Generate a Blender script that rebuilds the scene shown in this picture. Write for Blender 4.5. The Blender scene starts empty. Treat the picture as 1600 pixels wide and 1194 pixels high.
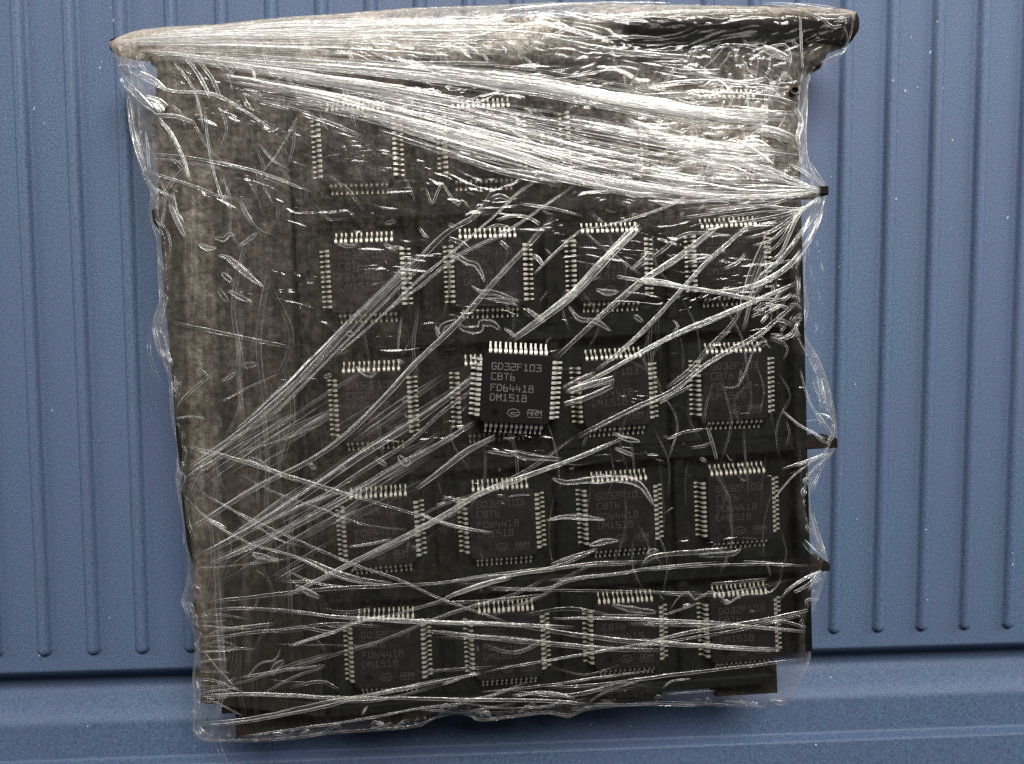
import bpy, math, random
import numpy as np
from mathutils import Vector, Matrix

random.seed(7)
rng = np.random.default_rng(7)
MM = 0.001
S = bpy.context.scene
COL = S.collection

# ------------------------------------------------------------------ camera
def rot(a, b, c):
    ca, sa, cb, sb, cc, sc = math.cos(a), math.sin(a), math.cos(b), math.sin(b), math.cos(c), math.sin(c)
    return (np.array([[cc, -sc, 0], [sc, cc, 0], [0, 0, 1]]) @ np.array([[cb, 0, sb], [0, 1, 0], [-sb, 0, cb]])
            @ np.array([[1, 0, 0], [0, ca, -sa], [0, sa, ca]]))
RM = rot(-0.0746, -0.0681, -0.0052)
CAMH, FPX = 108.14, 1477.0
cam_d = bpy.data.cameras.new('camera')
cam = bpy.data.objects.new('camera', cam_d)
COL.objects.link(cam)
m4 = Matrix([list(RM[0]) + [0], list(RM[1]) + [0], list(RM[2]) + [CAMH * MM], [0, 0, 0, 1]])
cam.matrix_world = m4
cam_d.sensor_width = 36
cam_d.lens = 36 * FPX / 1600
cam_d.clip_start = 0.002
cam_d.clip_end = 10
S.camera = cam

# ------------------------------------------------------------------ light
W = bpy.data.worlds.new('World')
S.world = W
W.use_nodes = True
W.node_tree.nodes['Background'].inputs[0].default_value = (0.80, 0.90, 1.0, 1)
W.node_tree.nodes['Background'].inputs[1].default_value = 0.045

def lamp(name, loc, tgt, sx, sy, power, col):
    d = bpy.data.lights.new(name, 'AREA')
    d.shape = 'RECTANGLE'; d.size = sx * MM; d.size_y = sy * MM
    d.energy = power; d.color = col
    o = bpy.data.objects.new(name, d)
    COL.objects.link(o)
    o.location = Vector(loc) * MM
    o.rotation_euler = (Vector(tgt) - Vector(loc)).to_track_quat('-Z', 'Y').to_euler()
    return o
lamp('window_light', (55, 245, 368), (0, 10, 10), 240, 110, 2.95, (1.0, 0.97, 0.92))
lamp('side_light_left', (-230, 100, 95), (-50, 20, 0), 160, 90, 0.26, (0.93, 0.96, 1.0))
lamp('side_light_right', (240, 95, 95), (55, 20, 0), 160, 90, 0.33, (0.90, 0.95, 1.0))
S.view_settings.view_transform = 'Standard'
S.view_settings.look = 'None'
S.view_settings.gamma = 1
S.view_settings.exposure = 0.0
S.render.engine = 'CYCLES'
S.cycles.transparent_max_bounces = 48
S.cycles.max_bounces = 8
S.cycles.caustics_reflective = False
S.cycles.caustics_refractive = False

# ------------------------------------------------------------------ helpers
def P(px, py, z):
    """world point (mm) at height z seen at photograph position px, py"""
    d = RM @ np.array([(px - 800) / FPX, -(py - 597) / FPX, -1.0])
    t = (z - CAMH) / d[2]
    return np.array([d[0] * t, d[1] * t, z])
def PV(px, py, z):
    d = np.stack([(px - 800) / FPX, -(py - 597) / FPX, -np.ones_like(px)], -1) @ RM.T
    t = (z - CAMH) / d[..., 2]
    return np.stack([d[..., 0] * t, d[..., 1] * t, z], -1)

def tag(o, label=None, cat=None, group=None, kind=None):
    for k, v in (('label', label), ('category', cat), ('group', group), ('kind', kind)):
        if v: o[k] = v
    return o
def empty(name, loc, rz=0):
    o = bpy.data.objects.new(name, None)
    COL.objects.link(o)
    o.location = Vector(loc) * MM
    o.rotation_euler = (0, 0, rz)
    o.empty_display_size = 0.002
    return o

class MB:
    def __init__(s):
        s.v = []; s.f = []
    def add(s, vs, fs):
        n = len(s.v); s.v += [tuple(map(float, p)) for p in vs]; s.f += [tuple(i + n for i in f) for f in fs]
    def box(s, x0, x1, y0, y1, z0, z1, c=0.0):
        c = min(c, (x1 - x0) * .45, (y1 - y0) * .45)
        if c <= 0:
            ring = [(x0, y0), (x1, y0), (x1, y1), (x0, y1)]
            s.prism(ring, z0, z1)
        else:   # vertical sides, chamfered top rim
            r0 = [(x0, y0), (x1, y0), (x1, y1), (x0, y1)]
            r1 = [(x0 + c, y0 + c), (x1 - c, y0 + c), (x1 - c, y1 - c), (x0 + c, y1 - c)]
            s.loft([[(a, b, z0) for a, b in r0], [(a, b, z1 - c) for a, b in r0], [(a, b, z1) for a, b in r1]])
    def prism(s, ring, z0, z1):
        s.loft([[(a, b, z0) for a, b in ring], [(a, b, z1) for a, b in ring]])
    def loft(s, rings):
        n = len(rings[0]); vs = [p for r in rings for p in r]; fs = []
        for k in range(len(rings) - 1):
            for i in range(n):
                j = (i + 1) % n
                fs.append((k * n + i, k * n + j, (k + 1) * n + j, (k + 1) * n + i))
        fs.append(tuple(range(n))[::-1]); fs.append(tuple((len(rings) - 1) * n + i for i in range(n)))
        s.add(vs, fs)
    def mesh(s, name, mat, smooth=False):
        me = bpy.data.meshes.new(name)
        me.from_pydata([(a * MM, b * MM, c * MM) for a, b, c in s.v], [], s.f)
        me.materials.append(mat)
        if smooth: me.shade_smooth()
        me.update()
        return me
    def build(s, name, mat, parent=None, smooth=False):
        o = bpy.data.objects.new(name, s.mesh(name, mat, smooth))
        COL.objects.link(o)
        if parent: o.parent = parent
        return o

# ------------------------------------------------------------------ materials
class N:
    def __init__(s, name):
        s.m = bpy.data.materials.new(name); s.m.use_nodes = True
        s.t = s.m.node_tree; s.t.nodes.clear()
        s.out = s.t.nodes.new('ShaderNodeOutputMaterial')
    def n(s, typ, **kw):
        x = s.t.nodes.new(typ)
        for k, v in kw.items():
            if k.startswith('i_'): 
                key = k[2:]
                x.inputs[int(key) if key.isdigit() else key.replace('_', ' ')].default_value = v
            else: setattr(x, k, v)
        return x
    def l(s, a, b): s.t.links.new(a, b)
    def math(s, op, a, b=None, c=None, clamp=False):
        x = s.t.nodes.new('ShaderNodeMath'); x.operation = op; x.use_clamp = clamp
        for i, q in enumerate((a, b, c)):
            if q is None: continue
            if isinstance(q, (int, float)): x.inputs[i].default_value = q
            else: s.l(q, x.inputs[i])
        return x.outputs[0]
    def ramp(s, a, lo, hi, o0=0.0, o1=1.0):
        x = s.n('ShaderNodeMapRange'); x.interpolation_type = 'SMOOTHSTEP'
        for i, q in enumerate((lo, hi, o0, o1)): x.inputs[i + 1].default_value = q
        s.l(a, x.inputs[0]); return x.outputs[0]
    def noise(s, vec, scale, detail=3, rough=.55, mscale=None):
        if mscale:
            mp = s.n('ShaderNodeMapping'); mp.inputs['Scale'].default_value = mscale; s.l(vec, mp.inputs[0]); vec = mp.outputs[0]
        x = s.n('ShaderNodeTexNoise'); x.inputs['Scale'].default_value = scale
        x.inputs['Detail'].default_value = detail; x.inputs['Roughness'].default_value = rough
        s.l(vec, x.inputs['Vector']); return x.outputs['Fac']
    def mix(s, f, a, b):
        x = s.n('ShaderNodeMix'); x.data_type = 'RGBA'
        s.l(f, x.inputs[0]) if not isinstance(f, float) else None
        for i, q in ((6, a), (7, b)):
            if isinstance(q, tuple): x.inputs[i].default_value = q + (1,)
            else: s.l(q, x.inputs[i])
        return x.outputs[2]
    def pos(s):  # object coordinates in mm
        tc = s.n('ShaderNodeTexCoord'); vm = s.n('ShaderNodeVectorMath', operation='SCALE'); vm.inputs['Scale'].default_value = 1000
        s.l(tc.outputs['Object'], vm.inputs[0]); return vm.outputs[0]

def mat_lid():
    k = N('blue_textured_plastic'); p = k.pos()
    g = k.noise(p, 5.0, 2, .7); g2 = k.noise(p, 1.6, 3, .6); b = k.noise(p, .035, 3)
    c = k.mix(k.ramp(g, .3, .7), (.036, .066, .124), (.096, .142, .226))
    c2 = k.mix(k.ramp(g2, .35, .7), c, (.078, .094, .180))
    gg = k.mix(k.ramp(b, .35, .65), c2, c)
    sp = k.noise(p, .9, 1, .4)
    c3 = k.mix(k.ramp(sp, .80, .83), gg, (.35, .40, .5))
    pb = k.n('ShaderNodeBsdfPrincipled', i_Roughness=.55)
    pb.inputs['Specular IOR Level'].default_value = .35
    bp = k.n('ShaderNodeBump'); bp.inputs['Strength'].default_value = .22; bp.inputs['Distance'].default_value = .00015
    k.l(k.noise(p, 4.2, 3, .6), bp.inputs['Height']); k.l(bp.outputs[0], pb.inputs['Normal'])
    k.l(c3, pb.inputs['Base Color']); k.l(pb.outputs[0], k.out.inputs[0]); return k.m
def mat_simple(name, col, rough, metal=0.0, var=0.0, scale=2.0, spec=.5, bump=0.0, mscale=None, col2=None):
    k = N(name); p = k.pos(); pb = k.n('ShaderNodeBsdfPrincipled', i_Roughness=rough, i_Metallic=metal)
    pb.inputs['Specular IOR Level'].default_value = spec
    n = k.noise(p, scale, 4, .6, mscale)
    c2 = col2 or tuple(max(0, q * (1 - var)) for q in col)
    k.l(k.mix(k.ramp(n, .35, .65), c2, col), pb.inputs['Base Color'])
    if bump:
        bp = k.n('ShaderNodeBump'); bp.inputs['Strength'].default_value = .5; bp.inputs['Distance'].default_value = bump * MM
        k.l(n, bp.inputs['Height']); k.l(bp.outputs[0], pb.inputs['Normal'])
    k.l(pb.outputs[0], k.out.inputs[0]); return k.m

def film_mix(k, alpha, rough=.3, col=(.93, .89, .83), gl=.35, bump=None, skin=None, srough=.12, sbump=None):
    tr = k.n('ShaderNodeBsdfTransparent'); df = k.n('ShaderNodeBsdfDiffuse'); tl = k.n('ShaderNodeBsdfTranslucent')
    gs = k.n('ShaderNodeBsdfGlossy', i_Roughness=rough)
    df.inputs[0].default_value = col + (1,); tl.inputs[0].default_value = col + (1,); gs.inputs[0].default_value = (1, .98, .95, 1)
    m1 = k.n('ShaderNodeMixShader'); m1.inputs[0].default_value = .25; k.l(df.outputs[0], m1.inputs[1]); k.l(tl.outputs[0], m1.inputs[2])
    m2 = k.n('ShaderNodeMixShader'); m2.inputs[0].default_value = gl; k.l(m1.outputs[0], m2.inputs[1]); k.l(gs.outputs[0], m2.inputs[2])
    m3 = k.n('ShaderNodeMixShader'); k.l(alpha, m3.inputs[0]); k.l(tr.outputs[0], m3.inputs[1]); k.l(m2.outputs[0], m3.inputs[2])
    if bump is not None:
        for q in (df, gs): k.l(bump, q.inputs['Normal'])
    if skin is None:
        k.l(m3.outputs[0], k.out.inputs[0]); return
    g2 = k.n('ShaderNodeBsdfGlossy', i_Roughness=srough); g2.inputs[0].default_value = (1, 1, 1, 1)
    if sbump is not None: k.l(sbump, g2.inputs['Normal'])
    m4_ = k.n('ShaderNodeMixShader')
    if isinstance(skin, float): m4_.inputs[0].default_value = skin
    else: k.l(skin, m4_.inputs[0])
    k.l(m3.outputs[0], m4_.inputs[1]); k.l(g2.outputs[0], m4_.inputs[2]); k.l(m4_.outputs[0], k.out.inputs[0])

def mat_sheet():
    k = N('stretch_film_sheet'); p = k.pos()
    at = k.n('ShaderNodeAttribute', attribute_name='film_haze')       # milkiness of the film plus painted haze and glare
    haze = at.outputs['Fac']
    v1 = k.noise(p, .55, 4, .6, (1.0, .10, 1.0))                    # draw lines running up the wrap
    v2 = k.noise(p, 2.4, 3, .6, (1.0, .08, 1.0))
    m = k.noise(p, .35, 5, .7)
    m2 = k.noise(p, 1.7, 4, .65)
    a = k.math('MULTIPLY', k.ramp(v1, .25, .75, .78, 1.22), k.ramp(v2, .3, .7, .8, 1.2))
    a = k.math('MULTIPLY', a, k.ramp(m, .3, .7, .55, 1.45))
    a = k.math('MULTIPLY', a, k.ramp(m2, .3, .7, .55, 1.45))
    a = k.math('MULTIPLY', a, haze, clamp=True)
    bp = k.n('ShaderNodeBump'); bp.inputs['Strength'].default_value = .6; bp.inputs['Distance'].default_value = .0006
    k.l(k.math('ADD', m, k.math('MULTIPLY', v1, .6)), bp.inputs['Height'])
    # crinkles of the taut skin: sharp ridges, longer along the pull direction
    wv = k.n('ShaderNodeTexNoise'); wv.inputs['Scale'].default_value = .16; wv.inputs['Detail'].default_value = 2.5; wv.inputs['Roughness'].default_value = .6
    wv.inputs['Distortion'].default_value = 1.2
    mp = k.n('ShaderNodeMapping'); mp.inputs['Rotation'].default_value = (0, 0, .35); mp.inputs['Scale'].default_value = (.7, 1.6, 1); k.l(p, mp.inputs[0]); k.l(mp.outputs[0], wv.inputs['Vector'])
    rd = k.math('ABSOLUTE', k.math('SUBTRACT', wv.outputs['Fac'], .5))
    cr_ = k.noise(p, .9, 2, .5)
    b2 = k.n('ShaderNodeBump'); b2.inputs['Strength'].default_value = 1.0; b2.inputs['Distance'].default_value = .00025
    k.l(k.math('ADD', k.math('MULTIPLY', rd, 2.2), k.math('MULTIPLY', cr_, .14)), b2.inputs['Height'])
    film_mix(k, a, .38, (.86, .73, .59), .10, bp.outputs[0], k.ramp(haze, .0042, .0058, .004, .030), .13, b2.outputs[0]); return k.m  # warm tint puts brownish reflections into the film colour
def mat_fold():
    k = N('folded_stretch_film')
    at = k.n('ShaderNodeAttribute', attribute_name='fold_glint')  # white glints of the creases, painted by strength along each fold
    uv = k.n('ShaderNodeUVMap', uv_map='UVMap'); sp = k.n('ShaderNodeSeparateXYZ'); k.l(uv.outputs[0], sp.inputs[0])
    v = k.math('ABSOLUTE', k.math('SUBTRACT', k.math('FRACT', sp.outputs[1]), .5))  # 0 middle, .5 edges
    edge = k.math('MULTIPLY', k.ramp(v, .30, .41, 0, 1), k.ramp(v, .44, .495, 1, 0))
    st = k.noise(uv.outputs[0], 1.0, 3, .7, (.10, 6.0, 1.0))
    st2 = k.noise(uv.outputs[0], 1.0, 3, .6, (.55, 3.0, 1.0))
    ff = k.math('MULTIPLY', k.math('FLOOR', sp.outputs[1]), .125)      # how milky this fold is
    fill = k.math('MULTIPLY', k.math('MULTIPLY', k.ramp(st, .40, .70, .12, 1.1), k.ramp(v, .44, .5, 1, 0)), ff)
    a = k.math('ADD', k.math('MULTIPLY', fill, .88), k.math('MULTIPLY', edge, 1.3))
    a = k.math('MULTIPLY', a, k.ramp(st2, .28, .62, .35, 1.15))
    a = k.math('MULTIPLY', a, at.outputs['Fac'], clamp=True)
    nb = k.noise(uv.outputs[0], 1.0, 3, .6, (.35, 4.0, 1.0)); b2 = k.n('ShaderNodeBump'); b2.inputs['Strength'].default_value = .8; b2.inputs['Distance'].default_value = .0002
    k.l(nb, b2.inputs['Height'])
    film_mix(k, a, .24, (.97, .95, .91), .50, b2.outputs[0]); return k.m

M_LID = mat_lid()
M_TRAY = mat_simple('black_antistatic_plastic', (.0045, .0055, .0045), .55, var=.4, scale=.8, bump=.05, spec=.06)
M_TRAY2 = mat_simple('dark_rubbery_plastic', (.011, .008, .006), .6, var=.4, scale=1.2, bump=.08, spec=.07)
M_PLATE = mat_simple('dusty_brown_plastic', (.012, .0105, .008), .75, scale=.9, col2=(.005, .0048, .004), bump=.05, spec=.1, mscale=(1.6, .5, 1))
M_FLOOR = mat_simple('dusty_black_plastic', (.0065, .0085, .006), .7, var=.6, scale=.7, bump=.05, spec=.06, mscale=(1, .2, 1))
M_BODY = mat_simple('black_epoxy', (.0095, .0074, .0082), .6, var=.3, scale=6, bump=.03, spec=.07)
M_DOT = mat_simple('black_epoxy_smooth', (.002, .002, .002), .5, spec=.1)
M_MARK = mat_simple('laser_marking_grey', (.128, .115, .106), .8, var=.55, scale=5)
M_MARKD = mat_simple('dimmed_laser_marking', (.025, .024, .022), .8, var=.7, scale=4)  # darker copy: dimming under the hazy film put into the colour
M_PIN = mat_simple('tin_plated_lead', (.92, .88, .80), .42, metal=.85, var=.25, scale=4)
M_PIND = mat_simple('dimmed_tin_plated_lead', (.56, .53, .45), .45, metal=.7, var=.3, scale=4)  # darkened tin for wrapped chips, the film's dimming painted in
M_DUST = mat_simple('pale_crumb', (.42, .45, .5), .7, var=.2)
M_RING = mat_simple('brown_melted_edge', (.05, .03, .018), .5, var=.4, scale=5)
M_HOLE = mat_simple('deep_black', (.003, .003, .003), .9)
M_SHEET = mat_sheet()
M_FOLD = mat_fold()

# ------------------------------------------------------------------ the blue ribbed plastic surface
RX0, RP, RYE = -45.908, 5.4038, -38.79
def ss(a, b, x):
    t = np.clip((x - a) / (b - a), 0, 1); return t * t * (3 - 2 * t)
xs = []
offs = [-2.2, -1.5, -1.1, -.95, -.82, -.68, -.5, -.3, -.1, .1, .3, .5, .68, .82, .95, 1.1, 1.5, 2.2]
for i in range(-15, 36):
    xs += [RX0 + i * RP + o for o in offs]
xs = np.array(sorted(xs))
ys = np.concatenate([np.arange(-95, -54, 2.5), np.arange(-53.5, -50, .12), np.arange(-50, -48, .6), np.arange(-48, -37, .13),
                     np.arange(-37, 130, 4.0)])
ys = np.unique(ys)
X, Y = np.meshgrid(xs, ys)
ir = np.round((X - RX0) / RP); dx = X - (RX0 + ir * RP)
dyy = np.minimum(0, Y - (RYE + .85))
r = np.sqrt(dx ** 2 + dyy ** 2)
H = .85 * np.sqrt(np.clip(1 - (r / .78) ** 2, 0, 1)) ** .9
# plateau edge, groove, lower shelf and raised rim
g = -3.8 * ss(-40.5, -42.8, Y) + 2.7 * ss(-43.7, -47.6, Y) + 1.2 * ss(-51.5, -52.2, Y)
Z = H + g
mb = MB()
ny, nx = X.shape
mb.v = [(X[j, i], Y[j, i], Z[j, i]) for j in range(ny) for i in range(nx)]
mb.f = [(j * nx + i, j * nx + i + 1, (j + 1) * nx + i + 1, (j + 1) * nx + i) for j in range(ny - 1) for i in range(nx - 1)]
lid = mb.build('container_lid', M_LID, smooth=True)  # ribbed lid of a plastic container, the ground under the pack
tag(lid, 'blue ribbed plastic surface with a dark groove along its near edge', kind='structure')

# ------------------------------------------------------------------ the trays (chip grid frame: 12.4 x 12.83 mm)
GX, GY, GR = 11.0, -8.62, 0.0439
PXX, PYY = 12.4, 12.83
cg, sg = math.cos(GR), math.sin(GR)
def to_local(p):
    x, y = p[0] - GX, p[1] - GY
    return (cg * x + sg * y, -sg * x + cg * y)
def loc_ring(px, z): return [to_local(P(a, b, z)) for a, b in px]
TL_, TR_, BR_, BL_ = loc_ring([(236, 100), (1251, 92), (1266, 1032), (306, 1098)], 13.3)

tray = empty('chip_tray', (GX, GY, 0), GR)
tag(tray, 'black plastic chip tray seen through the clear wrap, with a blank brown left band', 'tray')
# pocket floor plate
b = MB(); b.prism([(TL_[0] + 2, TL_[1]), (BL_[0] + 2, -31.2), (TR_[0] - 4.4, -31.2), (TR_[0] - 4.3, BR_[1]), (BR_[0] - .3, BR_[1] + .1), (TR_[0], TR_[1])], 7.2, 11.45)
b.build('pocket_floor', M_FLOOR, tray)
# outer rim
x0, x1 = (TL_[0] + BL_[0]) / 2 - .3, (TR_[0] + BR_[0]) / 2 + .05
y1, y0 = 2.5 * PYY + .8, -31.7
yr = BR_[1] + .9
b = MB()
b.box(x1 - 1.3, x1, yr, y1, 6.9, 13.3, .2)
b.box(-2 * PXX, x1 - 1.3, y1 - 1.2, y1, 6.9, 13.25, .2); b.box(-2 * PXX, x1 - 4.2, y0, y0 + 1.1, 6.9, 13.25, .2)
b.build('rim', M_TRAY, tray)
for j in range(1, 5):
    yy = (2.5 - j) * PYY
    b = MB(); b.box(-2 * PXX + .55, x1 - 1.3, yy - .75, yy + .75, 11.45, 13.15, .2)
    b.build('cross_rail', M_TRAY, tray)
for i in range(0, 4):
    xx = (i - 2) * PXX
    b = MB()
    for j in range(5):
        yc = (2 - j) * PYY
        b.box(xx - .55, xx + .55, yc - PYY / 2 + .75, yc + PYY / 2 - .75, 11.45, 12.7, .2)
    b.build('divider', M_TRAY, tray)
pl = loc_ring([(238, 104), (233, 180), (236, 240), (239, 318), (229, 330), (231, 346), (242, 362), (246, 400), (250, 480), (255, 520), (262, 600), (268, 690), (276, 745), (275, 770),
    (284, 850), (297, 895), (300, 935), (291, 950), (302, 985), (306, 1030), (306, 1099)], 12.9)
b = MB(); pl = [(a + .45, c) for a, c in pl]; rg = pl + [(-2 * PXX - .6, y0), (-2 * PXX - .6, y1)]
b.loft([[(a, c, 7.0) for a, c in rg], [(a, c, 12.75) for a, c in rg], [(a + .15 * (a < -30), c, 12.95) for a, c in rg]])
b.build('blank_panel', M_PLATE, tray)
# stubs sticking out on the right at three row boundaries
for (ya, yb, xa, xb) in ((292, 308, 1236, 1291), (684, 702, 1240, 1305), (878, 893, 1240, 1293)):
    rg = loc_ring([(xa, yb), (xb, yb), (xb, ya), (xa, ya)], 12.6)
    b = MB(); b.box(rg[0][0], rg[1][0], rg[0][1], rg[2][1], 9.2, 13.38, .15)
    b.build('tab', M_TRAY2, tray)
# blocks hanging out along the near edge
for ring, zt in (([(366, 1085), (560, 1085), (562, 1126), (368, 1156)], 9.0), ([(572, 1080), (700, 1075), (702, 1118), (574, 1140)], 9.5),
                 ([(750, 1070), (857, 1068), (857, 1117), (751, 1122)], 8.8), ([(882, 1068), (904, 1066), (904, 1114), (883, 1118)], 8.2),
                 ([(906, 1060), (1034, 1050), (1035, 1096), (908, 1101)], 9.8), ([(1108, 1045), (1214, 1038), (1216, 1084), (1118, 1090)], 10.2)):
    rg = [to_local(P(a, c, zt)) for a, c in ring][::-1]
    b = MB(); rin = [(q[0] * .997, q[1] * .997) for q in rg]
    b.loft([[(a, c, zt - 6) for a, c in rg], [(a, c, zt - .25) for a, c in rg], [(a, c, zt) for a, c in rin]])
    b.build('edge_block', M_TRAY2, tray)
# lumpy end bar along the far edge
barC = [(178, 74, 10), (210, 75, 17), (300, 70, 20), (450, 66, 22), (650, 62, 24), (850, 58, 25), (960, 55, 26), (1050, 50, 33), (1150, 49, 35),
        (1240, 49, 35), (1290, 50, 32), (1318, 48, 27), (1332, 44, 14)]
rings = []
for q in range(4 * (len(barC) - 1) + 1):
    k, f = divmod(q, 4); f /= 4
    a = barC[k]; c = barC[min(k + 1, len(barC) - 1)]
    x, y, h = [a[w] * (1 - f) + c[w] * f for w in range(3)]
    h *= 1 + .05 * math.sin(q * 1.7) + .03 * math.sin(q * 3.1)
    ring = []
    zc, zr = 8.5, 2.5 * min(1, h / 20)
    for t in range(16):
        th = t * math.tau / 16
        cy, sy = math.cos(th), math.sin(th)
        wz = zc + zr * abs(sy) ** .7 * (1 if sy > 0 else -1)
        pw = P(x, y - h * abs(cy) ** .6 * (1 if cy > 0 else -1), zc)
        lx, ly = to_local(pw); ring.append((lx, ly, wz))
    rings.append(ring)
b = MB(); b.loft(rings); b.build('end_bar', M_TRAY2, tray, smooth=True)
b = MB()
rg = loc_ring([(1252, 70), (1290, 78), (1273, 112), (1262, 104)], 10)[::-1]
b.prism(rg, 7.5, 11.5); b.build('corner_lug', M_TRAY2, tray)
b = MB(); b.prism(loc_ring([(236, 60), (236, 100), (1251, 92), (1251, 50)], 11.3), 7.3, 11.3)
b.build('far_flange', M_FLOOR, tray)
# small round hole with a melted brown edge near the far right corner
hc = to_local(P(1237, 144, 13.4))
b = MB(); n = 24
ro = [(hc[0] + .42 * math.cos(t * math.tau / n), hc[1] + .40 * math.sin(t * math.tau / n)) for t in range(n)]
ri = [(hc[0] + .34 * math.cos(t * math.tau / n), hc[1] + .30 * math.sin(t * math.tau / n)) for t in range(n)]
vs = [(a, c, 13.2) for a, c in ro] + [(a, c, 14.32) for a, c in ro] + [(a, c, 14.30) for a, c in ri] + [(a, c, 13.2) for a, c in ri]
fs = [(k * n + t, k * n + (t + 1) % n, (k + 1) * n + (t + 1) % n, (k + 1) * n + t) for k in range(3) for t in range(n)]
b.add(vs, fs); ring_o = b.build('hole_rim', M_RING, tray)
b = MB(); b.prism(ri, 13.2, 13.9); b.build('hole', M_HOLE, ring_o)  # solid black plug paints the shade inside the hole

low = empty('chip_tray', (GX, GY, 0), GR)
tag(low, 'lower black plastic tray hidden beneath the tray of chips', 'tray')
b = MB(); b.prism([(x0 + .5, y0 + .6), (x1 - 4.9, y0 + .6), (x1 - 4.9, yr + .6), (x1 - .5, yr + .6), (x1 - .5, y1 - .5), (x0 + .5, y1 - .5)], .95, 6.85)
b.build('slab', M_TRAY, low)

# ------------------------------------------------------------------ chips
GL = {  # stroke lettering on a 1 x 1.5 grid
 'G': [[(1, 1.35), (.75, 1.5), (.2, 1.5), (0, 1.25), (0, .25), (.2, 0), (.8, 0), (1, .2), (1, .7), (.55, .7)]],
 'D': [[(0, 0), (0, 1.5)], [(0, 1.5), (.6, 1.5), (1, 1.15), (1, .35), (.6, 0), (0, 0)]],
 '3': [[(0, 1.5), (1, 1.5), (1, 0), (0, 0)], [(.2, .8), (1, .8)]],
 '2': [[(0, 1.5), (1, 1.5), (1, .8), (0, .7), (0, 0), (1, 0)]],
 'F': [[(0, 0), (0, 1.5), (1, 1.5)], [(0, .8), (.75, .8)]],
 '1': [[(.15, 1.25), (.5, 1.5), (.5, 0)], [(.05, 0), (.95, 0)]],
 '0': [[(0, 0), (0, 1.5), (1, 1.5), (1, 0), (0, 0)]],
 'C': [[(1, 1.5), (.1, 1.5), (0, 1.3), (0, .2), (.1, 0), (1, 0)]],
 'B': [[(0, 0), (0, 1.5), (.8, 1.5), (.95, 1.3), (.95, .95), (.8, .8), (0, .8)], [(.8, .8), (1, .6), (1, .2), (.8, 0), (0, 0)]],
 'T': [[(0, 1.5), (1, 1.5)], [(.5, 1.5), (.5, 0)]],
 '6': [[(.2, 1.5), (0, 1.2), (0, 0), (.9, 0), (.9, .75), (0, .75)]],
 '4': [[(.1, 1.5), (0, .5), (1, .5)], [(.75, 1.1), (.75, 0)]],
 '8': [[(.1, .8), (.1, 1.5), (.9, 1.5), (.9, .8), (0, .8), (0, 0), (1, 0), (1, .8), (.9, .8)]],
 'M': [[(0, 0), (0, 1.5), (.5, .7), (1, 1.5), (1, 0)]],
 '5': [[(1, 1.5), (0, 1.5), (0, .8), (1, .8), (1, 0), (0, 0)]],
 'A': [[(0, 0), (0, 1.2), (.3, 1.5), (1, 1.5), (1, 0)], [(0, .65), (1, .65)]],
 'R': [[(0, 0), (0, 1.5), (.85, 1.5), (1, 1.3), (1, .85), (.85, .7), (0, .7)], [(.5, .7), (1, 0)]],
}
def stroke(mb, pts, w, z, t=.012, closed=False):
    for (ax, ay), (bx, by) in zip(pts[:-1], pts[1:]):
        L = math.hypot(bx - ax, by - ay) or 1; ux, uy = (bx - ax) / L, (by - ay) / L
        ax2, ay2, bx2, by2 = ax - ux * w * .4, ay - uy * w * .4, bx + ux * w * .4, by + uy * w * .4
        nx_, ny_ = -uy * w / 2, ux * w / 2
        z += .0006
        mb.prism([(ax2 - nx_, ay2 - ny_), (bx2 - nx_, by2 - ny_), (bx2 + nx_, by2 + ny_), (ax2 + nx_, ay2 + ny_)], z, z + t)
def text(mb, s, x, y, cw, pitch, w, z):
    for i, ch in enumerate(s):
        for st in GL[ch]:
            stroke(mb, [(x + i * pitch + a * cw, y + c * cw * 1.0) for a, c in st], w, z)
def mark_mesh(mat, name='marking', w=.085):
    mb = MB(); z = 1.497
    for s, ty, in (('GD32F103', 1.02), ('CBT6', 2.02), ('FD64418', 3.12), ('DM1518', 4.08)):
        text(mb, s, -3.5 + .98, 3.5 - ty - .62, .42, .625, w, z)
    # oval emblem with an S-like sweep inside
    cx, cy = -3.5 + 3.35, 3.5 - 5.85
    el = [(cx + .62 * math.cos(t), cy + .38 * math.sin(t)) for t in [math.radians(a) for a in range(35, 331, 16)]]
    stroke(mb, el, .075, z)
    stroke(mb, [(cx + .55, cy - .16), (cx + .2, cy - .22), (cx - .3, cy - .12), (cx - .3, cy + .02), (cx + .15, cy + .02), (cx + .5, cy + .1), (cx + .62, cy - .02)], .075, z + .02)
    text(mb, 'ARM', -3.5 + 4.75, 3.5 - 6.02, .36, .50, .08, z)
    stroke(mb, [(-3.5 + 4.78, 3.5 - 6.2), (-3.5 + 6.15, 3.5 - 6.2)], .06, z)
    return mb.mesh(name, mat)
def body_mesh():
    mb = MB()
    def ring(h, z, c=.28):
        return [(-h + c, -h, z), (h - c, -h, z), (h - c * .3, -h + c * .3, z), (h, -h + c, z), (h, h - c, z), (h - c * .3, h - c * .3, z), (h - c, h, z), (-h + c, h, z),
                (-h + c * .3, h - c * .3, z), (-h, h - c, z), (-h, -h + c, z), (-h + c * .3, -h + c * .3, z)]
    mb.loft([ring(3.36, .1), ring(3.5, .72), ring(3.5, .88), ring(3.39, 1.46), ring(3.35, 1.5)])
    return mb.mesh('body', M_BODY)
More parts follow.
